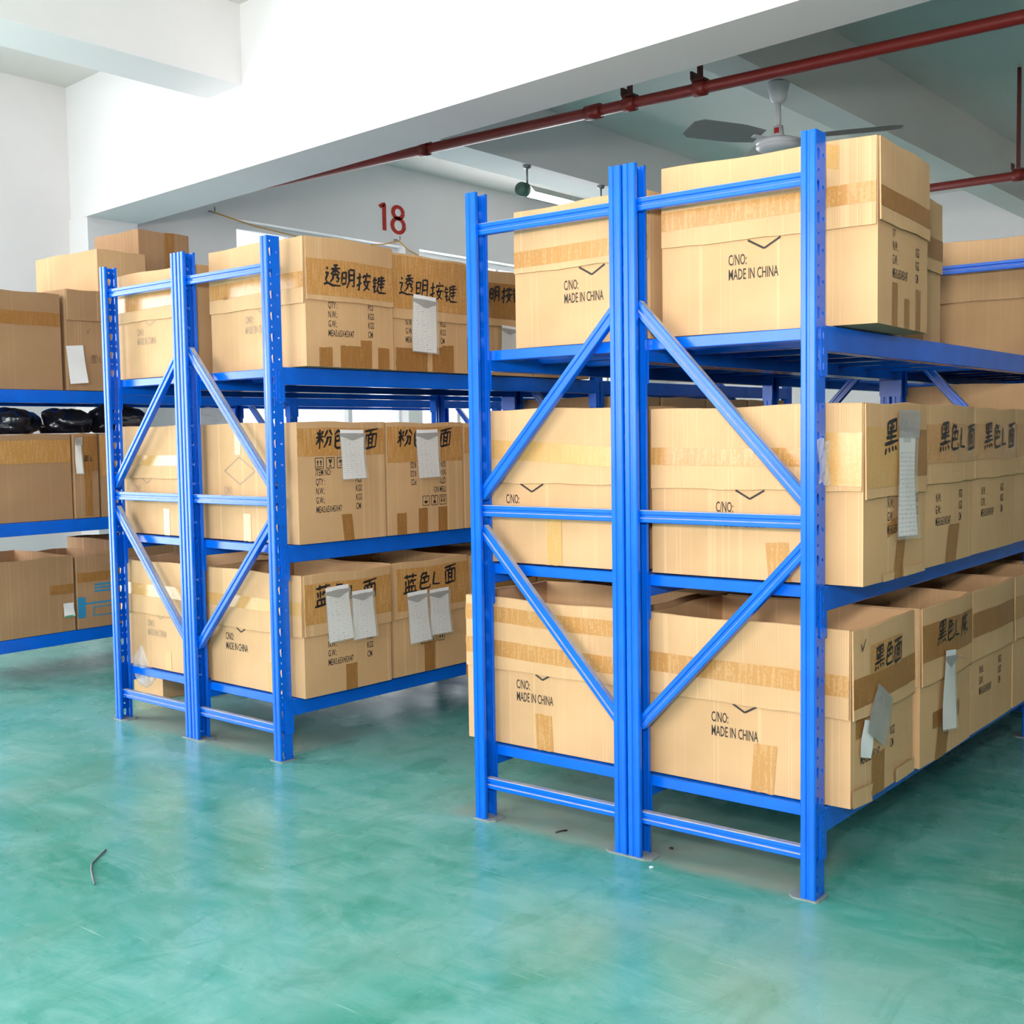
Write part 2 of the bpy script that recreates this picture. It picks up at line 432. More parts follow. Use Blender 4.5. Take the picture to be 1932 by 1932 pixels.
m = MB(); m.prism([(-.010, .002), (-.004, -.005), (.060, -.005), (.078, .010), (.078, .053), (.060, .068), (-.004, .068), (-.010, .061)], lambda p, q, t: (p, q, t), 0, .004)
ME_FOOT = m.mesh('foot_plate', M['foot'])
_br = {}
def brace_mesh(L, dusty):
    key = (round(L, 4), dusty)
    if key not in _br:
        sec = [(.0, .002), (.002, 0), (.022, 0), (.024, .002), (.024, .034), (.022, .036), (.002, .036), (0, .034), (0, .024), (.0045, .0215), (.0045, .0145), (0, .012)]
        m = MB(); m.prism([(a - .012, b - .018) for a, b in sec], lambda p, q, t: (t, p, q), -L / 2, L / 2)
        _br[key] = m.mesh('brace', M['bluedust'])
    return _br[key]
_bm = {}
def beam_mesh(L):
    if L not in _bm:
        sec = [(0, .002), (.002, 0), (.038, 0), (.040, .002), (.040, .040), (.026, .041), (.026, .064), (.024, .066), (.002, .066), (0, .064)]
        m = MB(); m.prism([(-p, q - .066) for p, q in sec], lambda p, q, t: (p, t, q), 0, L); _bm[L] = m.mesh('beam', M['blue'])
    return _bm[L]
def connector_mesh():
    m = MB()
    leg = [(.026, -.128), (.030, -.133), (.066, -.133), (.066, -.006), (.030, -.006), (.026, -.011)]
    m.prism(leg, lambda p, q, t: (t, p, q), .0006, .0036)
    m.prism([(-.044, -.128), (-.040, -.133), (.0034, -.133), (.0034, -.006), (-.044, -.006)], lambda p, q, t: (p, t, q), .0632, .0662)
    for z in (-.028, -.068, -.108):
        m.box(.0036, .0052, .040, .048, z - .009, z + .009)
    return m.mesh('connector', M['blue'])
ME_CON = connector_mesh()
def crossbar_mesh(L):
    sec = [(0, .002), (.002, 0), (.038, 0), (.040, .002), (.040, .030), (.038, .032), (.002, .032), (0, .030)]
    m = MB(); m.prism(sec, lambda p, q, t: (t, p, q - .034), 0, L); return m.mesh('crossbar', M['blue'])
LEVELS = (1.512, .83, .236)
BAY = 2.05
RW = .583
ME_XB = crossbar_mesh(RW - .056)
def rack(label, origin, rz, xb, frames, group='back-to-back blue storage racks'):
    """one single-depth rack; local x from xb-RW to xb, frames along +y"""
    e = thing('storage_rack', label, 'rack', (origin[0], origin[1], 0), rz, group)
    xa = xb - RW
    for k in range(frames):
        y = k * BAY
        for x, rot, yy in ((xa, 0, y), (xb, PI, y + UD)):
            link('upright', ME_UP, e, (x, yy, 0), (0, 0, rot)); link('foot_plate', ME_FOOT, e, (x, yy, 0), (0, 0, rot))
        yc = y + .030; xi0, xi1 = xa + .034, xb - .034; L = xi1 - xi0; xc = (xi0 + xi1) / 2
        for z in (1.886, 1.0016, .1188):
            link('horizontal_brace', brace_mesh(L, True), e, (xc, yc, z))
        outer = xb if group_outer(xb) else xa
        sgn = 1 if outer == xb else -1
        xo, xn = xc + sgn * L / 2, xc - sgn * L / 2
        for zo, zn in ((1.052, 1.60), (.94, .395)):
            dx, dz = xn - xo, zn - zo; Lg = math.hypot(dx, dz)
            ang = math.atan2(dz, dx)
            if dx < 0: ang = math.atan2(-dz, -dx)
            link('diagonal_brace', brace_mesh(Lg + .01, True), e, ((xo + xn) / 2, yc, (zo + zn) / 2), (0, -ang, 0))
    for k in range(frames - 1):
        y = k * BAY; L = round(BAY - UD - .0068, 4)
        for z in LEVELS:
            for x, flip in ((xb, 0), (xa, 1)):
                b = link('beam', beam_mesh(L), e, (x, y + .0664 if not flip else y + .0664 + L, z), (0, 0, PI if flip else 0))
                if not flip:
                    link('connector', ME_CON, b, (0, -.0664, 0))
                    c = link('connector', ME_CON, b, (0, BAY - .0664 + UD, 0)); c.scale = (1, -1, 1)
                else:
                    link('connector', ME_CON, b, (0, -(BAY - .0664 - L), 0)) .location = (0, L + .0664 - 0, 0)
                    b.children[0].scale = (1, -1, 1)
                    link('connector', ME_CON, b, (0, L + .0664 - BAY - UD, 0))
            for j in range(8):
                yy = y + .068 + j * (BAY - .18) / 7
                link('crossbar', ME_XB, e, (xa + .028, yy, z))
    return e
def group_outer(xb): return xb > -.3
LX, LY, LA = -2.2039, .0629, -.0347
rack('tall blue rack with outer end post nearest the camera, right-hand pair', (0, 0), 0, 0.0, 3)
rack('blue rack forming the left half of the nearer right-hand pair', (0, 0), 0, -.589, 3)
rack('blue rack forming the right half of the left-hand pair', (LX, LY), LA, 0.0, 3)
rack('blue rack forming the left half of the left-hand pair', (LX, LY), LA, -.589, 3)
rack('blue rack at the far left edge, mostly hidden behind the others', (-4.455, .05), 0, 0.0, 3)

# ------------------------------------------------------------------ lettering
_txt = {}
def text2d(s, h, xs=.48, bold=.010):
    """flat outline of a printed line: verts (u,v) with cap height h, faces"""
    if s not in _txt:
        c = bpy.data.curves.new('t', 'FONT'); c.body = s; c.resolution_u = 2; c.offset = bold
        o = bpy.data.objects.new('t', c); COL.objects.link(o); bpy.context.view_layer.update()
        me = o.evaluated_get(bpy.context.evaluated_depsgraph_get()).to_mesh()
        _txt[s] = ([(v.co.x, v.co.y) for v in me.vertices], [tuple(p.vertices) for p in me.polygons])
        bpy.data.objects.remove(o); bpy.data.curves.remove(c)
    V, F = _txt[s]; k = h / .69
    return [(x * k * xs, y * k) for x, y in V], F
def stroke2d(strokes, w, scale, taper=True):
    V, F = [], []
    for st in strokes:
        P = [Vector((x, y)) * scale for x, y in st]
        # densify
        Q = []
        for a, b in zip(P, P[1:]):
            n = max(2, int((b - a).length / (.012)) + 1)
            Q += [a.lerp(b, i / n) for i in range(n)]
        Q.append(P[-1]); base = len(V)
        for i, q in enumerate(Q):
            d = (Q[min(i + 1, len(Q) - 1)] - Q[max(i - 1, 0)]); d = d.normalized() if d.length > 0 else Vector((1, 0))
            n = Vector((-d.y, d.x)); t = i / max(1, len(Q) - 1)
            ww = w * ((.75 + .5 * math.sin(PI * min(1, t * 1.1 + .12))) if taper else 1) / 2
            V += [tuple(q + n * ww), tuple(q - n * ww)]
        for i in range(len(Q) - 1): F.append((base + 2 * i, base + 2 * i + 1, base + 2 * i + 3, base + 2 * i + 2))
    return V, F
HAN = {
 '透': [[(1.5,9),(2.2,8)],[(.8,6.5),(2.3,6.5),(1.4,3.5),(2.2,2)],[(.5,1.5),(2.5,2.2),(5,1),(10,.6)],[(5,9.5),(7.5,9.8)],[(4,8.2),(9,8.4)],[(6.4,9.6),(6.4,6)],[(6.3,8),(4,6)],[(6.5,8),(9,6.2)],[(4.5,5.5),(8,5.6),(7.3,4.2),(8.6,4.1),(8,2.2),(7,2.6)],[(5.8,5.5),(5.2,3.8),(3.8,2.4)]],
 '明': [[(1,8),(1,3)],[(1,8),(3.5,8),(3.5,3)],[(1,5.5),(3.5,5.5)],[(1,3),(3.5,3)],[(5,9),(5,4),(4,1)],[(5,9),(8,9),(8,1.5),(7,2)],[(5,6.7),(8,6.7)],[(5,4.5),(8,4.5)]],
 '按': [[(.5,7.2),(3.5,7.6)],[(2.2,9.5),(2.2,1.5),(1.2,2.2)],[(.5,3.8),(3.5,5)],[(6.5,9.6),(6.8,8.8)],[(4.3,7.2),(4.5,8.2),(9.3,8.3),(8.8,7.2)],[(6.6,7.4),(5.4,4.2),(8.6,1.6)],[(8,6),(6.8,3),(4.6,1.4)],[(4.2,5.2),(9.5,5.4)]],
 '键': [[(2,9.5),(.8,7)],[(1.6,8),(3.4,8.2)],[(1,6.3),(3.2,6.5)],[(1,4.6),(3.3,4.8)],[(2.1,6.4),(2.1,2),(3.4,3.2)],[(5,8.8),(8.8,9)],[(5,7.4),(9.5,7.6)],[(5,6),(8.8,6.1)],[(5.2,4.6),(8.8,4.7)],[(6.9,9.8),(6.9,2.8)],[(3.9,8.6),(4.8,8.6),(4.1,6.5),(4.9,6.4),(3.8,2.4)],[(3.9,4.2),(5.5,2),(10,1.4)]],
 '粉': [[(1,8.5),(1.8,7)],[(4,8.7),(3.2,7)],[(.3,6),(4.6,6.2)],[(2.4,9.5),(2.4,1)],[(2.3,5.8),(.4,3)],[(2.6,5.8),(4.6,3.6)],[(6.6,9),(5,6)],[(7.8,9.2),(9.8,6.2)],[(6,5.4),(8.8,5.6),(8.4,1.6),(7.4,2.2)],[(7.2,5.4),(6.6,3),(5,1.2)]],
 '色': [[(4,9.6),(2,7)],[(3.6,8.6),(6.6,8.8),(5.6,7)],[(2.4,6.6),(8,6.8),(7.8,4.4)],[(2.4,6.6),(2.4,2),(3.4,1),(9,1),(9.2,2.6)],[(5,6.6),(5,4.4)],[(2.4,4.3),(7.8,4.4)]],
 '面': [[(.8,9),(9.4,9.2)],[(5.2,9),(4.4,7.4)],[(1.6,7.2),(1.6,1)],[(1.6,7.2),(8.6,7.3),(8.5,1)],[(3.8,7.2),(3.8,1.2)],[(6.3,7.2),(6.3,1.2)],[(3.8,5.2),(6.3,5.2)],[(3.8,3.2),(6.3,3.2)],[(1.6,1),(8.6,1)]],
 '蓝': [[(.8,8.6),(9.2,8.8)],[(3,9.8),(3,7.6)],[(6.6,9.9),(6.4,7.6)],[(2,7),(2,4.4)],[(3.6,7.2),(3.6,4)],[(5.6,7.2),(4.6,5.2)],[(5.4,6.2),(9,6.4)],[(6.6,5.4),(7.4,4.6)],[(1.8,3.4),(1.8,1)],[(1.8,3.4),(8.2,3.5),(8.2,1)],[(4,3.4),(4,1)],[(6,3.4),(6,1)],[(.4,.8),(9.8,1)]],
 '黑': [[(2,9.4),(2,6.2)],[(2,9.4),(8,9.5),(8,6.3)],[(2,6.3),(8,6.4)],[(5,9.4),(5,3.4)],[(3.4,8.4),(4,7.4)],[(6.6,8.4),(6,7.4)],[(1.6,5),(8.6,5.1)],[(.6,3.2),(9.6,3.4)],[(1.4,2.2),(.8,.6)],[(3.4,2.2),(3.8,.8)],[(5.6,2.2),(6.2,.8)],[(7.6,2.3),(9,.8)]],
 'L': [[(2.4,8.5),(2,2.4),(7,1.8)]],
 '底': [[(5,9.8),(5.4,9)],[(1.6,8.3),(9.4,8.5)],[(1.8,8.2),(1.6,4),(.4,1)],[(6.6,7.6),(3.6,6.6)],[(3.6,6.6),(3.5,2.4),(5,3.2)],[(3.6,4.8),(8.6,5)],[(5.6,6.8),(6.6,3.4),(9.2,1.6),(9.4,2.8)],[(5.4,1.8),(6.2,1)]],
 'v': [[(2,7),(3.5,3),(7,9)]],
}
def icon2d(kind, s):
    """shipping marks in a square of side s"""
    w = s * .07
    V, F = stroke2d([[(0, 0), (10, 0)], [(10, 0), (10, 10)], [(10, 10), (0, 10)], [(0, 10), (0, 0)]], w, s / 10, False)
    def add(pts):
        n = len(V); V.extend([(x * s / 10, y * s / 10) for x, y in pts]); F.append(tuple(range(n, n + len(pts))))
    if kind == 'up':
        for x in (3.1, 6.9):
            add([(x - 1.5, 5.6), (x + 1.5, 5.6), (x, 8.4)]); add([(x - .55, 2.6), (x + .55, 2.6), (x + .55, 5.6), (x - .55, 5.6)])
        add([(1.4, 1.2), (8.6, 1.2), (8.6, 1.9), (1.4, 1.9)])
    elif kind == 'glass':
        add([(2.8, 8.6), (3.4, 5.6), (5, 4.6), (6.6, 5.6), (7.2, 8.6), (5.7, 8.6), (5, 7), (4.6, 8.6)]); add([(4.6, 2), (5.4, 2), (5.4, 4.8), (4.6, 4.8)]); add([(3.2, 1.3), (6.8, 1.3), (6.8, 2.1), (3.2, 2.1)])
    else:
        add([(1.6, 4.8), (3, 7.4), (5, 8.2), (7, 7.4), (8.4, 4.8), (6.6, 5.5), (5, 4.8), (3.4, 5.5)]); add([(4.7, 2), (5.3, 2), (5.3, 4.9), (4.7, 4.9)]); add([(3.4, 1.5), (5.3, 1.5), (5.3, 2.1), (3.4, 2.1)])
    return V, F

# ------------------------------------------------------------------ cartons
GROUP_C = 'cardboard cartons on the racks'
class Carton:
    def __init__(s, label, x, y, z, W=.63, D=.45, H=.47, rz=0.0, bulge=None, mat='card', seed=0, frame=None, group=GROUP_C, wave=.004, skew=0.0, name='carton'):
        s.W, s.D, s.H = W, D, H; s.b = dict(F=.004, R=.006, B=.004, L=.004); s.b.update(bulge or {}); s.wave = wave; s.seed = seed
        P = Vector((x, y, z)); r = rz
        if frame == 'L':
            c, q = math.cos(LA), math.sin(LA); P = Vector((LX + c * x - q * y, LY + q * x + c * y, z)); r += LA
        s.e = thing(name, label, 'carton', P, r, group)
        s.flapv = {}; s.flare = .003; s.mat = mat
        s.body()
    # local frame: origin at front-left-bottom corner of the carton
    def len(s, f): return s.W if f in 'FB' else s.D
    def S(s, f, u, v, off=0.0):
        L = s.len(f); t = min(1, max(0, u / L)); k = max(0, min(1, v / s.H))
        b = s.b[f] * math.sin(PI * t) * (.25 + .75 * k ** 1.3) + off
        dz = s.wave * math.sin(7 * t + s.seed * 1.7 + 'FRBL'.index(f)) * math.sin(PI * t) * k ** 4
        if f == 'F': return (u, -b, v + dz)
        if f == 'R': return (s.W + b, u, v + dz)
        if f == 'B': return (s.W - u, s.D + b, v + dz)
        return (-b, s.D - u, v + dz)
    def body(s):
        m = MB(); t = .005
        for f in 'FRBL':
            L = s.len(f)
            m.grid(lambda a, b: s.S(f, a * L, b * s.H), 10, 6)
            m.grid(lambda a, b: s.S(f, t + a * (L - 2 * t), t + b * (s.H - t), -t), 10, 6)
            m.grid(lambda a, b: s.S(f, a * L * (1 - b) + b * (t + a * (L - 2 * t)), s.H, -t * b), 10, 1)
        m.quad((0, 0, 0), (s.W, 0, 0), (s.W, s.D, 0), (0, s.D, 0)); m.quad((t, t, t), (s.W - t, t, t), (s.W - t, s.D - t, t), (t, s.D - t, t))
        s.bodyo = link('body', m.mesh('carton_body', M[s.mat], fix=False), s.e)
    def fo(s, f, u, v):
        """outer offset of the folded-down flap at (u, v)"""
        v0 = s.flapv[f]; return .0052 + s.flare * max(0, 1 - (v - v0) / (s.H - v0))
    def flap(s, f, v0=.245, mat='cardin', inset=.002, wob=.0014):
        s.flapv[f] = v0; L = s.len(f); m = MB()
        def low(u): return v0 + wob * math.sin(u * 23 + s.seed) + wob * .6 * math.sin(u * 61 + s.seed * 2)
        def pt(a, b, d):
            u = inset + a * (L - 2 * inset); v = low(u) + b * (s.H - low(u))
            return s.S(f, u, v, s.fo(f, u, v) + d)
        m.grid(lambda a, b: pt(a, b, 0), 14, 6); m.grid(lambda a, b: pt(a, b, -.004), 14, 6)
        m.grid(lambda a, b: pt(a, 0, -.004 * b), 14, 1)
        m.grid(lambda a, b: pt(0, a, -.004 * b), 6, 1); m.grid(lambda a, b: pt(1, a, -.004 * b), 6, 1)
        m.grid(lambda a, b: s.S(f, inset + a * (L - 2 * inset), s.H + .002 * (1 - b) * b * 4, .0052 * (1 - b) - .003 * b), 14, 3)
        return link('flap', m.mesh('flap', M[mat], fix=False), s.e)
    def pos(s, f, u, v, on, d):
        o = d
        if on and f in s.flapv: o += s.fo(f, u, v)
        return s.S(f, u, v, o)
    def tape(s, f, u0, v0, u1, v1, mat='tape', on=None, du=0.0, dv=0.0, rag=.002, d=.0012, name='tape'):
        """strip from (u0,v0) to (u1,v1); du shears the top sideways, dv drops the right end"""
        if on is None: on = f in s.flapv and (v0 + v1) / 2 > s.flapv[f]
        m = MB(); rnd = random.Random(s.seed * 31 + int(u0 * 1e3) + int(v0 * 1e4))
        hz = abs(u1 - u0) > abs(v1 - v0); ja = [rnd.uniform(-rag, rag) for _ in range(9)]; jb = [rnd.uniform(-rag, rag) for _ in range(9)]
        def pt(a, b):
            u = u0 + a * (u1 - u0) + du * b; v = v0 + b * (v1 - v0) + dv * a
            if hz: u += (ja[int(b * 6)] if a == 0 else jb[int(b * 6)] if a == 1 else 0)
            else: v += (ja[int(a * 6)] if b == 0 else jb[int(a * 6)] if b == 1 else 0)
            return s.pos(f, u, min(v, s.H + .001), on, d)
        m.grid(pt, 12 if hz else 6, 6 if hz else 10)
        return link(name, m.mesh('tape', M[mat], fix=False), s.e)
    def put(s, V, F, f, u, v, mat, name, on=False, d=.0008, rot=0.0, flip=False):
        m = MB(); c, q = math.cos(rot), math.sin(rot)
        if flip: c, q = -1, 0
        for x, y in V:
            m.v.append(s.pos(f, u + c * x - q * y, v + q * x + c * y, on, d))
        m.f = list(F); return link(name, m.mesh(name, M[mat], fix=False), s.e)
    def text(s, f, u, v, h, st, mat='black', on=False, rot=0, flip=False, xs=.48, d=.0008):
        V, F = text2d(st, h, xs); return s.put(V, F, f, u, v, mat, 'printed_text', on, d, rot, flip)
    def mark(s, uc, mat='black', full=False, rot=0.0, vt=.222):
        """the diamond and C/NO: MADE IN CHINA on the long face"""
        hw, hh, w = .100, .055, .0058
        k = 1.0 if full or 'F' not in s.flapv else min(1.0, max(.02, (s.flapv['F'] - .002 - vt) / hh))
        st = [[(0, 0), (hw * k, hh * k)], [(0, 0), (-hw * k, hh * k)]]
        if full: st += [[(hw, hh), (0, 2 * hh)], [(-hw, hh), (0, 2 * hh)]]
        V, F = stroke2d(st, w, 1.0, False); s.put(V, F, 'F', uc, vt, mat, 'printed_diamond')
        s.text('F', uc - .106, vt - .038, .029, 'C/NO:', mat, xs=.47); s.text('F', uc - .106, vt - .078, .029, 'MADE IN CHINA', mat, xs=.47)
    def spec(s, u=.085, v=.118, rows=5, mat='black', flip=False, icons=False, h=.0245):
        L = ['MEAS:65X45X47', 'G.W.:', 'N.W.:', 'QTY :', 'ITEM NO:'][:rows]; Rr = ['CM', 'KGS', 'KGS', 'PCS', ''][:rows]
        for i, (a, b) in enumerate(zip(L, Rr)):
            vv = v + .036 * i
            if flip:
                s.text('R', .345, .455 - vv + .0, h, a, mat, flip=True, xs=.52, d=.0009, on=False)
                if b: s.text('R', .165, .455 - vv, h, b, mat, flip=True, xs=.52, d=.0009)
            else:
                s.text('R', u, vv, h, a, mat, xs=.52)
                if b: s.text('R', u + .205, vv + .004, h, b, mat, xs=.52)
        if icons:
            for i, k in enumerate(('up', 'glass', 'rain')):
                V, F = icon2d(k, .040)
                if flip: s.put(V, F, 'R', .345 - .052 * i, .155, mat, 'printed_symbol', flip=True)
                else: s.put(V, F, 'R', u + .055 * i, v + .172, mat, 'printed_symbol')
    def hand(s, f, u, v, size, chars, w=.0075, rot=0.0, gap=.95, drop=0.0, on=None, d=.0026):
        if on is None: on = f in s.flapv
        for i, ch in enumerate(chars):
            if ch == ' ': continue
            rnd = random.Random(s.seed * 7 + i); sk = rnd.uniform(.05, .2)
            st = [[(x + sk * y * .6 + rnd.uniform(-.25, .25), y + .10 * x + rnd.uniform(-.25, .25)) for x, y in q] for q in HAN[ch]]
            V, F = stroke2d(st, w, size / 10)
            s.put(V, F, f, u + i * size * gap, v - drop * i, 'ink', 'handwriting', on, d, rot)
    def slip(s, f, u, v, w=.115, h=.185, rot=0.0, curl=.012, pouch='top', mat='slip', on=None, d=.0078):
        """paper form in a plastic sleeve, stuck on by its top edge"""
        if on is None: on = f in s.flapv and v > s.flapv[f] - .02
        c, q = math.cos(rot), math.sin(rot)
        def pt(a, b, dd=0):
            x, y = (a - .5) * w, (b - 1) * h
            o = d + dd + curl * (1 - b) ** 2 * (0.6 + .4 * a) + .002 * math.sin(3 * a + 5 * b + s.seed)
            vv = v + q * x + c * y; uu = u + c * x - q * y
            base = s.fo(f, uu, s.H) if (on or f in s.flapv) else 0
            return s.S(f, uu, vv, base + o)
        m = MB(); m.grid(lambda a, b: pt(a, b), 6, 10)
        me = m.mesh('slip', M[mat], fix=False); uvl = me.uv_layers.new(name='UVMap')
        for p in me.polygons:
            for li in p.loop_indices:
                vi = me.loops[li].vertex_index; uvl.data[li].uv = ((vi % 7) / 6, (vi // 7) / 10)
        o = link('paper_slip', me, s.e)
        m = MB()
        if pouch == 'top':     # torn flap of the sleeve hanging over the heading
            m.grid(lambda a, b: pt(-.06 + a * 1.12, .93 - .10 * (1 - b) * (1 - abs(2 * a - 1)) - (1 - b) * .05, .0032), 8, 3)
            link('sleeve_flap', m.mesh('sleeve_flap', M['sleeve'], fix=False), o)
            m = MB(); m.grid(lambda a, b: pt(-.05 + a * 1.14, -.02 + b * .94, .0016), 5, 6); link('sleeve', m.mesh('sleeve', M['clear'], fix=False), o)
        elif pouch == 'zip':
            m.grid(lambda a, b: pt(-.08 + a * 1.26, .94 + b * .26, .003), 6, 4); link('sleeve_flap', m.mesh('sleeve_flap', M['sleeve'], fix=False), o)
            m = MB(); m.grid(lambda a, b: pt(-.08 + a * 1.24, -.03 + b * .97, .0016), 5, 6); link('sleeve', m.mesh('sleeve', M['clear'], fix=False), o)
        return o

# --- right-hand pair, aisle (right) column ---------------------------------------------------------------
c = Carton('large open carton marked C/NO on top shelf, beside the tallest post', -.512, .098, 1.515, W=.622, D=.440, H=.475, rz=.06, seed=1, bulge=dict(F=.002, R=.004))
c.flap('F', .250); c.flap('R', .262)
c.tape('F', .003, .298, .619, .350, 'tape', du=.0, dv=.012); c.tape('R', .002, .300, .438, .352, 'tapedark', dv=-.006)
c.tape('F', .462, .415, .520, .475, 'tapelight', dv=-.012); c.mark(.312, vt=.222)
c.spec(u=.115, v=.128, rows=3); c.text('R', .115, .238, .018, 'QTY', xs=.47)
for i in range(3): c.tape('R', .115 + .105 * i, 0, .16 + .105 * i, .115 - .035 * (i == 1), 'tapedark')
c = Carton('open carton with a white sheet on its side, second on top shelf, right-hand pair', -.665, .665, 1.515, W=.60, D=.44, H=.452, seed=2, bulge=dict(R=.018), rz=-.02)
c.flap('F', .23); c.flap('R', .23); c.tape('R', .002, .27, .438, .335, 'tapedark'); c.slip('R', .085, .235, .12, .20, pouch='zip', mat='paper'); c.tape('R', .1, 0, .28, .12, 'tapedark')
c = Carton('carton with shiny taped corner on middle shelf, beside the tallest post', -.545, .086, .833, W=.638, D=.445, H=.475, seed=5, bulge=dict(R=.008, F=.003))
c.flap('F', .248); c.flap('R', .228, 'card'); c.tape('F', .003, .315, .50, .365, 'tape', dv=-.004)
c.tape('F', .50, .262, .637, .400, 'tapelight', du=.0); c.tape('R', .002, .255, .265, .415, 'tapelight'); c.tape('R', .262, .275, .443, .405, 'tapedark')
c.mark(.316, vt=.222); c.tape('F', .372, 0, .440, .105, 'tape', du=-.01)
c.hand('R', .105, .335, .095, '黑色', w=.009); c.slip('R', .262, .400, .125, .285, rot=-.03, pouch='zip'); c.spec(u=.155, v=.125, rows=3); c.text('R', .155, .222, .015, 'QTY', xs=.47)
c.tape('R', .12, .0, .20, .020, 'cardin', d=.005, rag=.004, name='torn_edge'); c.tape('R', .27, .0, .443, .024, 'cardin', d=.005, rag=.004, name='torn_edge')
m = MB(); m.grid(lambda a, b: (.5515 + .004 * math.sin(9 * a + 5 * b), -.082 + a * .080, .268 + b * .115 + .006 * math.sin(7 * a)), 6, 6); link('clear_tape', m.mesh('clear_tape', M['bag'], fix=False), c.e)
c.tape('R', .16, .115, .30, .155, 'tape', d=.0005, dv=.03); c.tape('R', .20, 0, .265, .135, 'tapedark', du=.035)
c = Carton('second carton on middle shelf of right-hand pair with brush-written characters', -.55, .552, .833, W=.63, D=.45, H=.475, seed=6, bulge=dict(R=.010))
c.flap('F', .245); c.flap('R', .245, 'card'); c.tape('R', .002, .305, .448, .420, 'tape'); c.hand('R', .10, .330, .09, '黑色L面', w=.0085); c.spec(u=.105, v=.118, rows=3)
c.tape('R', .19, 0, .29, .115, 'tapedark', du=.03)
c = Carton('third carton on middle shelf of right-hand pair, aisle side', -.555, 1.022, .833, D=.45, H=.47, seed=7)
c.flap('F'); c.flap('R', .245, 'card'); c.tape('R', .002, .305, .448, .42, 'tape'); c.hand('R', .08, .33, .09, '黑色L面', w=.0085); c.spec(rows=3)
c = Carton('fourth carton on middle shelf of right-hand pair, aisle side', -.56, 1.492, .833, D=.45, H=.47, seed=8)
c.flap('F'); c.flap('R', .245, 'card'); c.tape('R', .002, .305, .448, .42, 'tape')

c = Carton('empty open carton with torn front corner on bottom shelf, beside the tallest post', -.565, .088, .239, W=.625, D=.45, H=.475, seed=9, bulge=dict(R=.012))
c.flap('F', .240); c.flap('R', .235); c.tape('F', .003, .305, .622, .362, 'tape', dv=-.006); c.mark(.318, vt=.218); c.tape('F', .335, 0, .404, .136, 'tape', du=.012)
c.tape('R', .002, .265, .448, .345, 'tapedark', dv=.008); c.tape('R', .10, .345, .33, .425, 'tape'); c.hand('R', .12, .345, .07, '黑色面', w=.0065); c.hand('R', .03, .40, .05, 'v', w=.004)
c.spec(u=.06, v=.105, rows=2); c.tape('R', .135, 0, .225, .115, 'tapedark'); c.tape('R', .03, .18, .09, .29, 'tapedark', d=.0016)
c.tape('R', .0, .0, .125, .048, 'cardin', d=.007, rag=.006, dv=-.008, name='torn_edge'); c.tape('R', .30, .0, .448, .040, 'cardin', d=.007, rag=.006, name='torn_edge')
c.slip('R', .195, .285, .13, .14, rot=-.5, pouch='none', mat='sleeve', curl=.006); c.slip('R', .10, .22, .07, .10, rot=-.25, pouch='none', mat='paper', curl=.003, d=.0022)
c = Carton('second open carton on bottom shelf of right-hand pair with dangling paper', -.555, .560, .239, W=.63, D=.455, H=.475, seed=10, bulge=dict(R=.012))
c.flap('F', .245); c.flap('R', .245, 'card'); c.tape('R', .002, .315, .452, .425, 'tapedark'); c.hand('R', .10, .345, .075, '黑色L底', w=.0065); c.slip('R', .21, .325, .10, .24, rot=-.10, pouch='top', mat='paper')
c.tape('R', .10, .10, .34, .15, 'tapedark'); c.tape('R', .12, 0, .22, .11, 'tapedark', du=.03)
c = Carton('third open carton on bottom shelf of right-hand pair, aisle side', -.56, 1.036, .239, D=.455, H=.47, seed=11)
c.flap('F'); c.flap('R', .245); c.tape('R', .002, .32, .452, .40, 'tapedark'); c.spec(rows=3)
c = Carton('fourth open carton on bottom shelf of right-hand pair, aisle side', -.56, 1.51, .239, D=.455, H=.47, seed=12)
c.flap('F'); c.flap('R', .245); c.tape('R', .002, .32, .452, .40, 'tape')

# --- right-hand pair, left column ------------------------------------------------------------------------
c = Carton('carton marked C/NO on top shelf of right-hand pair, left half, ragged tape edge', -1.062, .112, 1.515, W=.505, D=.44, H=.425, rz=-.015, seed=13)
c.flap('F', .232); c.tape('F', .003, .250, .502, .300, 'tape', dv=.004); c.mark(.300, vt=.204)
c = Carton('carton with C/NO print on middle shelf of right-hand pair, left half', -1.165, .088, .833, W=.570, D=.44, H=.485, seed=14)
c.flap('F', .255); c.tape('F', .003, .335, .567, .395, 'tapelight', dv=-.032); c.mark(.178, vt=.228); c.tape('F', .235, 0, .292, .150, 'tapelight'); c.tape('F', .478, 0, .535, .135, 'tapelight')
c = Carton('open carton sticking out past the left post on bottom shelf, right-hand pair', -1.268, .088, .239, W=.628, D=.44, H=.475, seed=15)
c.flap('F', .243); c.flap('L', .243); c.tape('F', .0, .288, .625, .340, 'tape', dv=-.012); c.tape('F', .0, .398, .625, .448, 'tape', dv=-.010); c.mark(.313, vt=.226); c.tape('F', .288, 0, .352, .115, 'tape', du=-.006)
c.tape('L', .30, .20, .438, .44, 'tape')
for i, (z, lv) in enumerate(((1.515, 'top'), (.833, 'middle'), (.239, 'bottom'))):
    c = Carton('second carton from the end on %s shelf, left half of right-hand pair' % lv, -1.285 if i == 0 else -1.22, .60, z, W=.60, D=.45, H=.46, seed=16 + i)
    c.flap('F'); c.tape('F', .003, .30, .59, .35, 'tape')

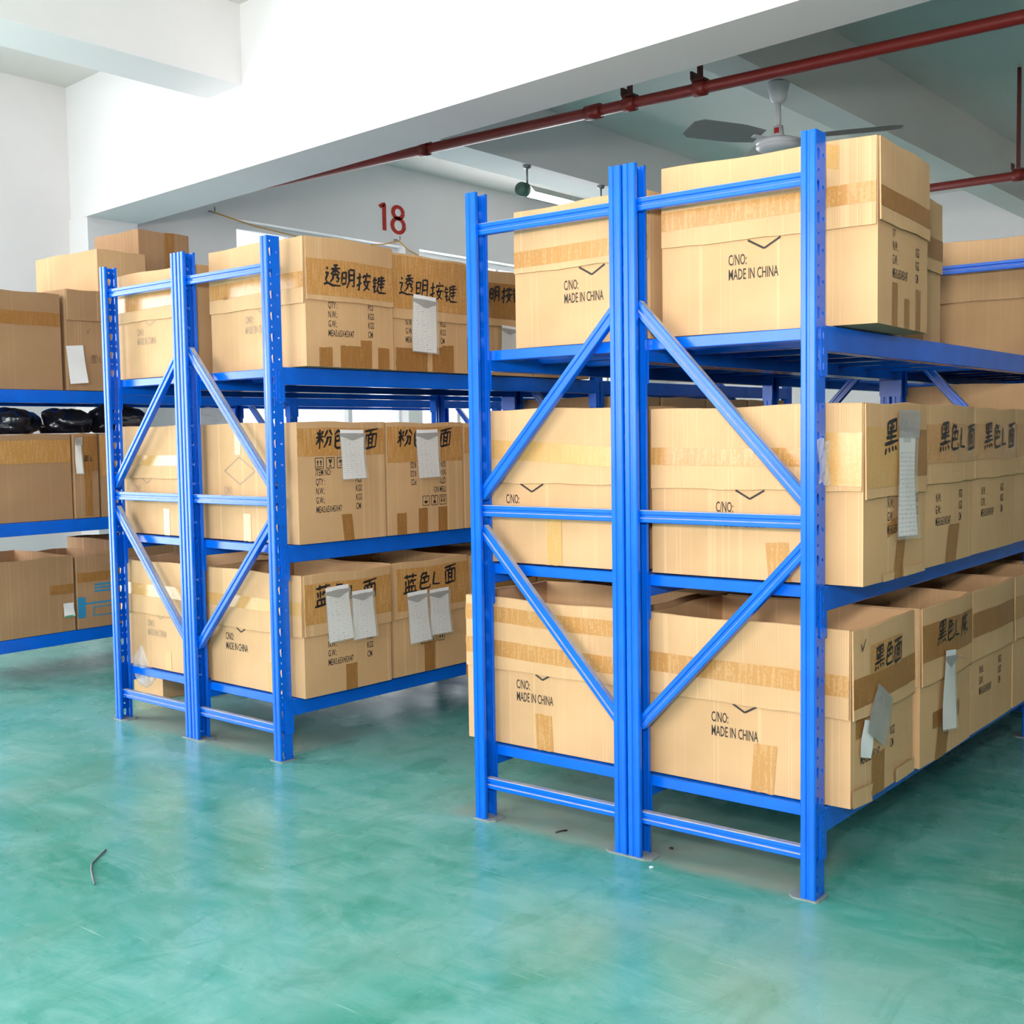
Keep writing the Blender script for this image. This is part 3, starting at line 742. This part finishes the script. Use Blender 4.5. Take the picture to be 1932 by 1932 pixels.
for i, (z, lv) in enumerate(((1.515, 'top'), (.833, 'middle'), (.239, 'bottom'))):
    for j in range(2):
        c = Carton('%s added filler carton from the end on %s shelf, left half of right-hand pair' % (('third', 'fourth')[j], lv), -1.30 if i == 0 else -1.22, 1.075 + .475 * j, z, W=.60, D=.45, H=.46, seed=60 + 2 * i + j); c.flap('R')  # hidden rows added to cut light leaking between the shelves
    for j in range(3):
        c = Carton('stock/filler carton %s behind the second frame, %s shelf of right-hand pair, aisle side' % (('just', 'one row', 'two rows')[j], lv), -.58, 2.16 + .475 * j, z, W=.60, D=.45, H=.585 if i == 1 else .46 + .03 * (i == 0), seed=70 + 3 * i + j); c.flap('F'); c.flap('R'); c.tape('R', .002, .30, .448, .36, 'tapedark')  # top row is stock; lower rows added, middle ones taller, to darken gaps
# --- left-hand pair, aisle (right) column ----------------------------------------------------------------
L_ = 'L'
c = Carton('open carton with large brush characters above QTY print, top shelf, left-hand pair', -.535, .125, 1.515, W=.60, D=.455, H=.488, seed=21, frame=L_, bulge=dict(R=.020))
c.flap('F', .238); c.flap('R', .252, 'card'); c.tape('F', .003, .292, .597, .352, 'tape', dv=.006); c.tape('R', .002, .272, .453, .408, 'tape'); c.mark(.334, 'fade')
c.hand('R', .075, .300, .085, '透明按键', w=.008, drop=.006); c.spec(u=.105, v=.118, rows=4)
for a, b, h in ((.06, .125, .075), (.165, .225, .085), (.225, .27, .085), (.27, .33, .11), (.365, .43, .085)): c.tape('R', a, 0, b, h, 'tapedark')
c.tape('F', .10, .290, .13, .300, 'tapedark')
c = Carton('second carton on top shelf of left-hand pair, form taped under brush characters', -.565, .60, 1.515, W=.60, D=.455, H=.478, seed=22, frame=L_, bulge=dict(R=.018))
c.flap('F', .245); c.flap('R', .215, 'card'); c.tape('R', .002, .255, .453, .47, 'tape'); c.hand('R', .03, .300, .09, '透明按键', w=.007, drop=.006); c.slip('R', .175, .315, .135, .235, rot=-.04)
c.spec(u=.075, v=.118, rows=3)
for a, b, h in ((.02, .20, .095), (.23, .29, .105), (.29, .365, .115)): c.tape('R', a, 0, b, h, 'tapedark')
c = Carton('third carton on top shelf of left-hand pair, with small white form', -.585, 1.075, 1.515, W=.60, D=.455, H=.468, seed=23, frame=L_, bulge=dict(R=.014))
c.flap('F', .245); c.flap('R', .22, 'card'); c.tape('R', .002, .255, .453, .415, 'tapedark'); c.hand('R', .05, .315, .085, '透明按键', w=.009); c.slip('R', .27, .225, .11, .18, rot=-.04)
c.tape('R', .002, .02, .10, .16, 'tapedark')
c = Carton('fourth carton on top shelf of left-hand pair, dark tape around it', -.585, 1.545, 1.515, W=.60, D=.43, H=.45, seed=24, frame=L_, bulge=dict(R=.01))
c.flap('F', .245); c.flap('R', .22, 'card'); c.tape('R', .002, .255, .428, .40, 'tapedark'); c.hand('R', .06, .30, .085, '透明按键', w=.009)

c = Carton('carton printed ITEM NO with form on its side, middle shelf, left-hand pair', -.602, .095, .833, W=.632, D=.455, H=.470, seed=25, frame=L_, bulge=dict(R=.006))
c.mark(.272, 'fade', full=True, vt=.226); c.tape('F', .245, .345, .285, .460, 'tapelight'); c.tape('F', .287, 0, .335, .110, 'tapelight')
c.tape('R', .002, .338, .453, .446, 'tape'); c.hand('R', .085, .355, .085, '粉色 面', w=.008); c.spec(u=.085, v=.118, icons=True); c.slip('R', .268, .440, .120, .195, rot=.02)
c.tape('R', .225, 0, .280, .105, 'tapedark', du=-.012)
c = Carton('carton standing upside down with inverted print, middle shelf, left-hand pair', -.602, .562, .833, W=.632, D=.455, H=.468, seed=26, frame=L_, bulge=dict(R=.006))
c.tape('R', .002, .302, .453, .450, 'tape'); c.hand('R', .055, .355, .085, '粉色 面', w=.008); c.spec(flip=True, icons=True); c.slip('R', .225, .440, .125, .205, rot=.02)
for a, b, h in ((.05, .105, .090), (.175, .23, .105), (.295, .35, .105)): c.tape('R', a, 0, b, h, 'tapedark')
c = Carton('third carton on middle shelf of left-hand pair, aisle side', -.60, 1.03, .833, W=.63, D=.455, H=.465, seed=27, frame=L_)
c.tape('R', .002, .33, .453, .445, 'tape'); c.spec(icons=True)
c = Carton('fourth carton on middle shelf of left-hand pair, aisle side', -.60, 1.50, .833, W=.63, D=.455, H=.44, seed=28, frame=L_)
c.tape('R', .002, .33, .453, .43, 'tape'); c.spec()

c = Carton('open carton with two forms hanging side by side, bottom shelf front, left-hand pair', -.562, .086, .239, W=.615, D=.455, H=.475, seed=29, frame=L_, bulge=dict(R=.008))
c.flap('F', .240); c.flap('R', .240, 'card'); c.tape('F', .003, .322, .612, .372, 'tapelight', dv=.0); c.mark(.222, 'black'); c.tape('F', .39, 0, .44, .12, 'tapelight')
c.tape('R', .002, .285, .453, .440, 'tape'); c.hand('R', .045, .345, .085, '蓝色L面', w=.008); c.slip('R', .155, .422, .118, .215, rot=.06); c.slip('R', .288, .395, .115, .195, rot=.02)
c.spec(u=.115, v=.112, rows=4); c.tape('R', .205, 0, .265, .105, 'tapedark')
c = Carton('second open carton with two forms under brush characters, bottom shelf, left-hand pair', -.572, .563, .239, W=.615, D=.455, H=.478, seed=30, frame=L_, bulge=dict(R=.006))
c.flap('F', .245); c.flap('R', .245, 'card'); c.tape('R', .02, .275, .453, .452, 'tape'); c.hand('R', .05, .340, .085, '蓝色L面', w=.008, drop=-.006); c.slip('R', .13, .352, .115, .215, rot=.05); c.slip('R', .262, .350, .118, .195, rot=.01)
for i, k in enumerate(('rain', 'glass', 'up')):
    V, F = icon2d(k, .040); c.put(V, F, 'R', .20 + .052 * i, .162, 'black', 'printed_symbol', flip=True)
c.tape('R', .18, 0, .245, .125, 'tapedark')
c = Carton('third open carton on bottom shelf of left-hand pair, aisle side', -.575, 1.04, .239, W=.615, D=.455, H=.47, seed=31, frame=L_)
c.flap('R', .245, 'card'); c.tape('R', .002, .285, .453, .44, 'tape'); c.flap('F')
c = Carton('fourth open carton on bottom shelf of left-hand pair, aisle side', -.575, 1.517, .239, W=.615, D=.455, H=.47, seed=32, frame=L_)
c.flap('R', .245, 'card'); c.tape('R', .002, .285, .453, .44, 'tape'); c.flap('F')

# --- left-hand pair, left column -------------------------------------------------------------------------
c = Carton('carton with glossy tape band on top shelf of left-hand pair, left half', -1.24, .10, 1.515, W=.62, D=.45, H=.452, seed=33, frame=L_)
c.flap('F', .245); c.tape('F', .05, .290, .617, .352, 'tape', dv=.01); c.mark(.30, 'fade')
c = Carton('carton with worn C/NO print on middle shelf of left-hand pair, left half', -1.205, .095, .833, W=.60, D=.45, H=.470, seed=34, frame=L_)
c.flap('F', .245); c.tape('F', .06, .300, .597, .345, 'tapelight'); c.mark(.205, 'fade'); c.tape('F', .325, 0, .370, .115, 'tapelight')
c = Carton('open carton with faded C/NO print on bottom shelf of left-hand pair, left half', -1.232, .090, .239, W=.63, D=.45, H=.472, seed=35, frame=L_)
c.flap('F', .240); c.tape('F', .003, .320, .627, .372, 'tapelight', dv=.0); c.mark(.310, 'fade'); c.tape('F', .335, 0, .382, .085, 'tapelight')
for i, (z, lv) in enumerate(((1.515, 'top'), (.833, 'middle'), (.239, 'bottom'))):
    c = Carton('second carton from the end on %s shelf, left half of left-hand pair' % lv, -1.24, .60, z, W=.60, D=.45, H=.46 if i != 2 else .48, seed=36 + i, frame=L_)
    if i != 1: c.flap('F')
    c.tape('F', .003, .30, .59, .35, 'tape')

for j in range(4):
    c = Carton('added tall filler carton on middle shelf behind the second frame, left-hand pair, %s row' % ('first', 'second', 'third', 'fourth')[j], -.60, 2.17 + .475 * j, .833, W=.60, D=.45, H=.600, seed=90 + j, frame=L_); c.flap('R')  # added rows, tall enough to block the bright wall behind the gap
# --- rack at the far left edge ---------------------------------------------------------------------------
def R3(label, xr, y, z, W=.60, D=.43, H=.46, seed=0, mat='cardpink_shade', **k): return Carton(label, xr - W, y, z, W=W, D=D, H=H, seed=seed, mat=mat, group='cartons on the far left rack', **k)
c = R3('reddish carton with dark tape on top shelf of far left rack, first', -4.47, .13, 1.515, seed=41, H=.50); c.tape('R', .002, .33, .428, .40, 'tapedark')
c = R3('reddish carton with pencil marks and white sheet on top shelf of far left rack', -4.455, .585, 1.515, H=.53, D=.36, seed=42); c.flap('R', .37, 'cardpink_shade'); c.slip('R', .035, .235, .10, .20, rot=.08, pouch='none', mat='paper'); c.hand('R', .12, .14, .05, '面L', w=.002); c.hand('R', .10, .29, .04, 'v', w=.002)
c = R3('reddish carton on top shelf of far left rack, third along', -4.47, .96, 1.515, D=.44, H=.52, seed=43)
c = R3('pale carton lying across the tops of the far left cartons', -4.445, .775, 2.049, W=.62, D=.30, H=.225, seed=44, mat='card')
c = R3('tall brown carton standing highest on the far left rack, tape down its side', -4.57, 1.12, 2.037, W=.44, D=.34, H=.40, seed=45, mat='cardpink_shade'); c.tape('R', .17, 0, .235, .40, 'tapedark')
c = R3('brown carton with black bags on it, middle shelf of far left rack, first', -4.47, .16, .833, seed=46, H=.45); c.tape('R', .002, .30, .428, .42, 'tape')
c = R3('brown carton with a note at its edge, middle shelf of far left rack, second', -4.455, .60, .833, D=.14, H=.452, seed=47); c.tape('R', .002, .25, .138, .44, 'tapedark'); c.tape('R', .055, .01, .10, .30, 'tapedark'); c.hand('R', .05, .30, .035, '面L', w=.003); c.slip('R', .02, .40, .035, .16, pouch='zip', mat='paper')
c = R3('brown carton with shiny tape, middle shelf of far left rack, third', -4.455, .755, .833, D=.45, H=.452, seed=48); c.tape('R', .002, .22, .448, .44, 'tape')
c = R3('brown carton with small white and green label, bottom shelf of far left rack', -4.455, .13, .239, D=.44, H=.40, seed=49); c.tape('R', .30, .20, .438, .25, 'tapedark'); c.slip('R', .40, .15, .06, .07, pouch='none', mat='paper'); c.tape('R', .37, .078, .43, .086, 'greenp', d=.02, name='label_stripe')
c = R3('carton printed with blue panel on bottom shelf of far left rack', -4.45, .585, .239, D=.30, H=.385, seed=50); c.tape('R', .002, .25, .298, .30, 'tapedark'); c.tape('R', .0, .06, .045, .17, 'bluep', name='printed_panel'); c.tape('R', .0, .128, .298, .138, 'bluep', name='printed_line')
for i in range(3): c.tape('R', .10, .19 + .018 * i, .22, .20 + .018 * i, 'bluep', name='printed_line')
for a, b, q, r in ((.09, .06, .24, .066), (.09, .106, .24, .112), (.09, .06, .096, .112), (.234, .06, .24, .112)): c.tape('R', a, b, q, r, 'bluep', name='printed_line')
c = R3('brown carton behind the blue printed one, bottom shelf of far left rack', -4.46, .90, .239, D=.44, H=.45, seed=51)

# ------------------------------------------------------------------ plastic bags
def bag(name, label, c, r, mat, seed, group=None, squash=(1, 1, 1), neck=False):
    bm = bmesh.new(); bmesh.ops.create_icosphere(bm, subdivisions=4, radius=1.0); rnd = random.Random(seed)
    ph = [rnd.uniform(0, 6) for _ in range(9)]
    for v in bm.verts:
        p = v.co.copy()
        k = 1 + .16 * math.sin(3.1 * p.x + ph[0]) * math.sin(2.7 * p.y + ph[1]) + .08 * math.sin(8 * p.x + 5 * p.z + ph[2]) + .06 * abs(math.sin(9 * p.y - 7 * p.z + ph[3])) + .03 * math.sin(19 * p.z + 13 * p.x + ph[4])
        q = p * k
        if neck and p.z > .55: q.x *= max(.22, 1 - (p.z - .55) * 2.0); q.y *= max(.22, 1 - (p.z - .55) * 2.0); q.z += (p.z - .55) * .7
        z = max(q.z, -.72)
        v.co = Vector((q.x * r * squash[0], q.y * r * squash[1], (z + .72) * r * squash[2]))
    me = bpy.data.meshes.new(name); bm.to_mesh(me); bm.free(); me.materials.append(M[mat])
    me.polygons.foreach_set('use_smooth', [True] * len(me.polygons))
    return tag(link(name, me, None, c), label, 'bag', group)
GB = 'plastic bags on the far left rack'
bag('plastic_bag', 'black plastic bag lying leftmost on the far left cartons', (-4.72, .38, 1.287), .13, 'bagblack', 1, GB, (1.2, 1.05, .62))
bag('plastic_bag', 'shiny black plastic bag just left of the blue end post', (-4.68, .685, 1.290), .12, 'bagblack', 2, GB, (1.2, 1.0, .62))
bag('plastic_bag', 'black plastic bag seen between the left-hand posts', (-4.66, 1.005, 1.290), .13, 'bagblack', 3, GB, (1.2, 1.15, .72))
c = R3('brown carton under the clear bag, middle shelf of far left rack', -4.46, 1.245, .833, D=.60, H=.43, seed=52)
bag('plastic_bag', 'clear plastic bag seen above the carton with the printed diamond', (-4.70, 1.62, 1.266), .12, 'bag', 4, GB, (1.1, 1.4, .75))

# ------------------------------------------------------------------ things on the floor under the left-hand rack
def Lw(x, y, z): 
    c, s = math.cos(LA), math.sin(LA); return Vector((LX + c * x - s * y, LY + s * x + c * y, z))
c = Carton('small pale carton on the floor behind the leftmost post', -1.60, .36, .001, W=.25, D=.22, H=.185, rz=0, seed=55, frame=L_); c.tape('F', .02, .06, .10, .165, 'tapelight')
e = thing('parts_bag', 'clear bag of white plastic parts hanging at the left-hand end post', 'bag', Lw(-1.085, .105, .135))
bm = bmesh.new(); bmesh.ops.create_icosphere(bm, subdivisions=4, radius=1.0)
for v in bm.verts:
    p = v.co; k = 1 + .12 * math.sin(6 * p.x + 4 * p.z) + .09 * math.sin(11 * p.y + 7 * p.z)
    t = (p.z + 1) / 2; w = (1 - .75 * max(0, t - .45) / .55)
    v.co = Vector((p.x * .072 * k * w, p.y * .035 * k * w, .24 * t))
me = bpy.data.meshes.new('bag_film'); bm.to_mesh(me); bm.free(); me.materials.append(M['bag']); me.polygons.foreach_set('use_smooth', [True] * len(me.polygons)); link('bag_film', me, e)
rnd = random.Random(5)
for i in range(14):
    m = MB(); a0 = rnd.uniform(0, 6); r = rnd.uniform(.010, .018); cx, cz = rnd.uniform(-.028, .028), rnd.uniform(.03, .15); tl = rnd.uniform(-1, 1)
    m.tube([(cx + r * math.cos(a0 + t * .5), rnd.uniform(-.006, .006) + r * tl * math.sin(a0 + t * .5) * .4, cz + r * math.sin(a0 + t * .5)) for t in range(11)], .0035, 6)
    link('plastic_clip', m.mesh('plastic_clip', M['whitebit'], True), e)

m = MB()
# wire scrap at the lower left of the floor
def floor_pt(u, v):
    d = fw * F_PX + rv * (u - 966) - uv * (v - 966); t = -CAM.z / d.z; return CAM + d * t
wp = [floor_pt(*q) for q in ((200, 1605), (186, 1618), (173, 1631), (172, 1645), (175, 1657), (178, 1670))]
m.tube([(p.x, p.y, .0035) for p in wp], .0028, 6); tag(link('wire_scrap', m.mesh('wire_scrap', M['dull'], True)), 'thin bent dark wire lying on the green floor, lower left', 'wire')
a, b = floor_pt(1048, 1572), floor_pt(1070, 1568)
m = MB(); m.tube([(a.x, a.y, .003), ((a.x + b.x) / 2, (a.y + b.y) / 2, .004), (b.x, b.y, .003)], .0026, 6); tag(link('twig', m.mesh('twig', M['debris'], True)), 'short dark splinter on the dusty floor between the posts', 'splinter')
a = floor_pt(1267, 1602); m = MB(); m.prism([(-.006, -.004), (.002, -.006), (.006, .001), (.001, .006), (-.005, .004)], lambda p, q, t: (a.x + p, a.y + q, t), 0.0005, .005)
tag(link('black_chip', m.mesh('black_chip', M['debris'])), 'tiny black chip on the floor near the middle post', 'chip')
a = floor_pt(1229, 1637); m = MB(); m.prism([(-.005, -.004), (.003, -.005), (.006, .002), (-.003, .005)], lambda p, q, t: (a.x + p, a.y + q, t), 0.0005, .004)
tag(link('white_chip', m.mesh('white_chip', M['whitebit'])), 'tiny white chip on the floor in front of the middle post', 'chip')

# ------------------------------------------------------------------ wall number, hooks and strings
V, F = text2d('18', .27, 1.0, .03)
SD = []   # drawn with broad spray strokes like a stencil
def wall_pt(u, v, x=XW + .004):
    d = fw * F_PX + rv * (u - 966) - uv * (v - 966); t = (x - CAM.x) / d.x; return CAM + d * t
w0 = wall_pt(717, 433); w1 = wall_pt(762, 390)
m = MB(); hN = w1.z - w0.z
one = [[(0, 8.2), (1.6, 9.6), (1.6, 0)]]
eight = [[(6.4 + 1.75 * math.cos(t * PI / 8), 7.4 + 2.1 * math.sin(t * PI / 8)) for t in range(17)], [(6.4 + 2.1 * math.cos(t * PI / 8), 2.6 + 2.6 * math.sin(t * PI / 8)) for t in range(17)]]
V, F = stroke2d(one + eight, 1.35 * hN / 10, hN / 10, False); wid = (w1.y - w0.y) / (8.5 * hN / 10)
for x, y in V: m.v.append((XW + .003, w0.y + x * wid, w0.z + y))
m.f = F; tag(link('wall_number', m.mesh('wall_number', M['red'], fix=False)), 'red stencilled number 18 painted on the white wall', 'number')
def hook(u, v, ends, label):
    e = thing('wall_hook', label, 'hook', wall_pt(u, v, XW + .03)); o = Vector(e.location)
    m = MB(); m.tube([(-.03, 0, 0), (.0, 0, .0), (.025, .005, -.02), (.04, .01, 0), (.035, .012, .03)], .006, 6); link('hook', m.mesh('hook', M['steel'], True), e)
    for a, b in ends:
        q = wall_pt(a, b, XW + .012) - o; mid = q * .5 + Vector((0, 0, -.02))
        m = MB(); m.tube([(.03, .005, -.015), tuple(mid), tuple(q)], .006, 5); link('string', m.mesh('string', M['string'], True), e)
hook(398, 398, [(560, 446)], 'steel wall hook with orange string next to the column')
hook(748, 452, [(700, 462), (790, 482)], 'steel hook with orange strings just under the red number')

# ------------------------------------------------------------------ pipes
def pipe_run(label, y, z, x0, x1, hx, r=.032):
    e = thing('sprinkler_pipe', label, 'pipe', (x0, y, z))
    m = MB(); m.tube([(0, 0, 0), (x1 - x0, 0, 0)], r, 14); link('pipe', m.mesh('pipe', M['pipe'], True), e)
    for x in hx:
        q = x - x0
        m = MB(); m.tube([(q - .035, 0, 0), (q + .035, 0, 0)], r + .010, 14); m2 = m
        h = link('clamp', m2.mesh('clamp', M['pipe'], True), e)
        m = MB(); m.box(q - .012, q + .012, -.012, .012, r + .005, ZS - z); m.box(q - .04, q + .04, -.03, .03, r + .004, r + .016); m.box(q - .045, q - .035, -.03, .03, r + .016, r + .06)
        link('hanger', m.mesh('hanger', M['pipedark']), h)
pipe_run('dark red sprinkler pipe hung behind the main concrete beam', 2.90, 3.1, -6.88, 5.9, (-4.0, -2.42, -1.97, -.2, 2.2))
m = MB(); e = [o for o in COL.objects if o.name == 'sprinkler_pipe'][0]
m.tube([(-2.72 + 6.88, 0, 0), (-2.62 + 6.88, 0, 0)], .043, 14); link('coupling', m.mesh('coupling', M['pipe'], True), e)
pipe_run('second dark red pipe far back near the end wall', 6.42, 3.1, -4.2, 5.9, (-1.3, 1.4))

# ------------------------------------------------------------------ ceiling fan
FX, FY = -2.06, 4.03
e = thing('ceiling_fan', 'grey-white ceiling fan with three blades on a short rod', 'fan', (FX, FY, 3.4))
m = MB(); m.lathe([(.008, 0), (.066, -.004), (.070, -.012), (.062, -.05), (.046, -.115), (.030, -.130), (.016, -.134)], k=24); link('canopy', m.mesh('canopy', M['fan'], True), e)
m = MB(); m.tube([(0, 0, -.12), (0, 0, -.30)], .017, 12); link('rod', m.mesh('rod', M['fan'], True), e)
m = MB(); m.lathe([(.018, -.265), (.030, -.270), (.034, -.315), (.048, -.345), (.050, -.352)], k=20); n_ = link('rod_cover', m.mesh('rod_cover', M['fan'], True), e)
m = MB(); m.grid(lambda a, b: (.0355 * math.cos(-1.9 + a * .9), .0355 * math.sin(-1.9 + a * .9), -.318 + b * .034), 5, 1); link('red_sticker', m.mesh('red_sticker', M['red'], fix=False), n_)
m = MB(); m.lathe([(.05, -.348), (.115, -.352), (.135, -.362), (.138, -.376), (.128, -.380), (.128, -.386), (.138, -.390), (.136, -.402), (.110, -.420), (.06, -.428), (.01, -.430)], k=32); link('motor', m.mesh('motor', M['fan'], True), e)
for k in range(3):
    a = math.radians(250 + 120 * k) + .03
    m = MB(); n = 10
    def bl(s, t, up):
        r = .16 + .58 * s; w = (.058 + .022 * min(1, s * 3)) * (1 if s < .93 else (1 - (s - .93) * 5)); y = (t - .5) * 2 * w
        return (r, y, -.352 + .42 * y + (.003 if up else 0) - .02 * s)
    m.grid(lambda s, t: bl(s, t, True), n, 4); m.grid(lambda s, t: bl(s, t, False), n, 4)
    for t in (0, 1): m.grid(lambda s, b: bl(s, t, b > .5), n, 1)
    for s_ in (0, 1): m.grid(lambda t, b: bl(s_, t, b > .5), 4, 1)
    b = link('blade', m.mesh('blade', M['fandark']), e, (0, 0, 0), (0, 0, a))
    m = MB(); m.box(.10, .22, -.02, .02, -.362, -.350); link('blade_iron', m.mesh('blade_iron', M['fan']), b)

# ------------------------------------------------------------------ fluorescent lamp under the secondary beam
e = thing('tube_lamp', 'fluorescent tube lamp with round green end caps under the ceiling', 'lamp', (-4.60, 4.66, 3.4))
for y in (.10, 1.15):
    m = MB(); m.tube([(0, y, 0), (0, y, -.17)], .008, 8); m.lathe([(.012, -.03), (.03, -.022), (.035, 0)], (0, y, 0), 14); link('hanger_rod', m.mesh('hanger_rod', M['steel'], True), e)
for y in (0, 1.28):
    m = MB(); m.tube([(0, y, -.20), (0, y + .02, -.20), (0, y + .075, -.20), (0, y + .09, -.20)], [.050, .058, .058, .048], 18); link('end_cap', m.mesh('end_cap', M['green'], True), e)
m = MB()
prof = [(-.085, -.222), (-.035, -.165), (.035, -.165), (.085, -.222)]
for i in range(3): m.quad((prof[i][0], .09, prof[i][1]), (prof[i + 1][0], .09, prof[i + 1][1]), (prof[i + 1][0], 1.28, prof[i + 1][1]), (prof[i][0], 1.28, prof[i][1]))
for i in range(3): m.quad((prof[i][0], .09, prof[i][1] + .004), (prof[i + 1][0], .09, prof[i + 1][1] + .004), (prof[i + 1][0], 1.28, prof[i + 1][1] + .004), (prof[i][0], 1.28, prof[i][1] + .004))
link('reflector', m.mesh('reflector', M['lampref'], fix=False), e)
for x in (-.028, .028):
    m = MB(); m.tube([(x, .085, -.205), (x, 1.285, -.205)], .014, 12); link('fluorescent_tube', m.mesh('fluorescent_tube', M['tube'], True), e)
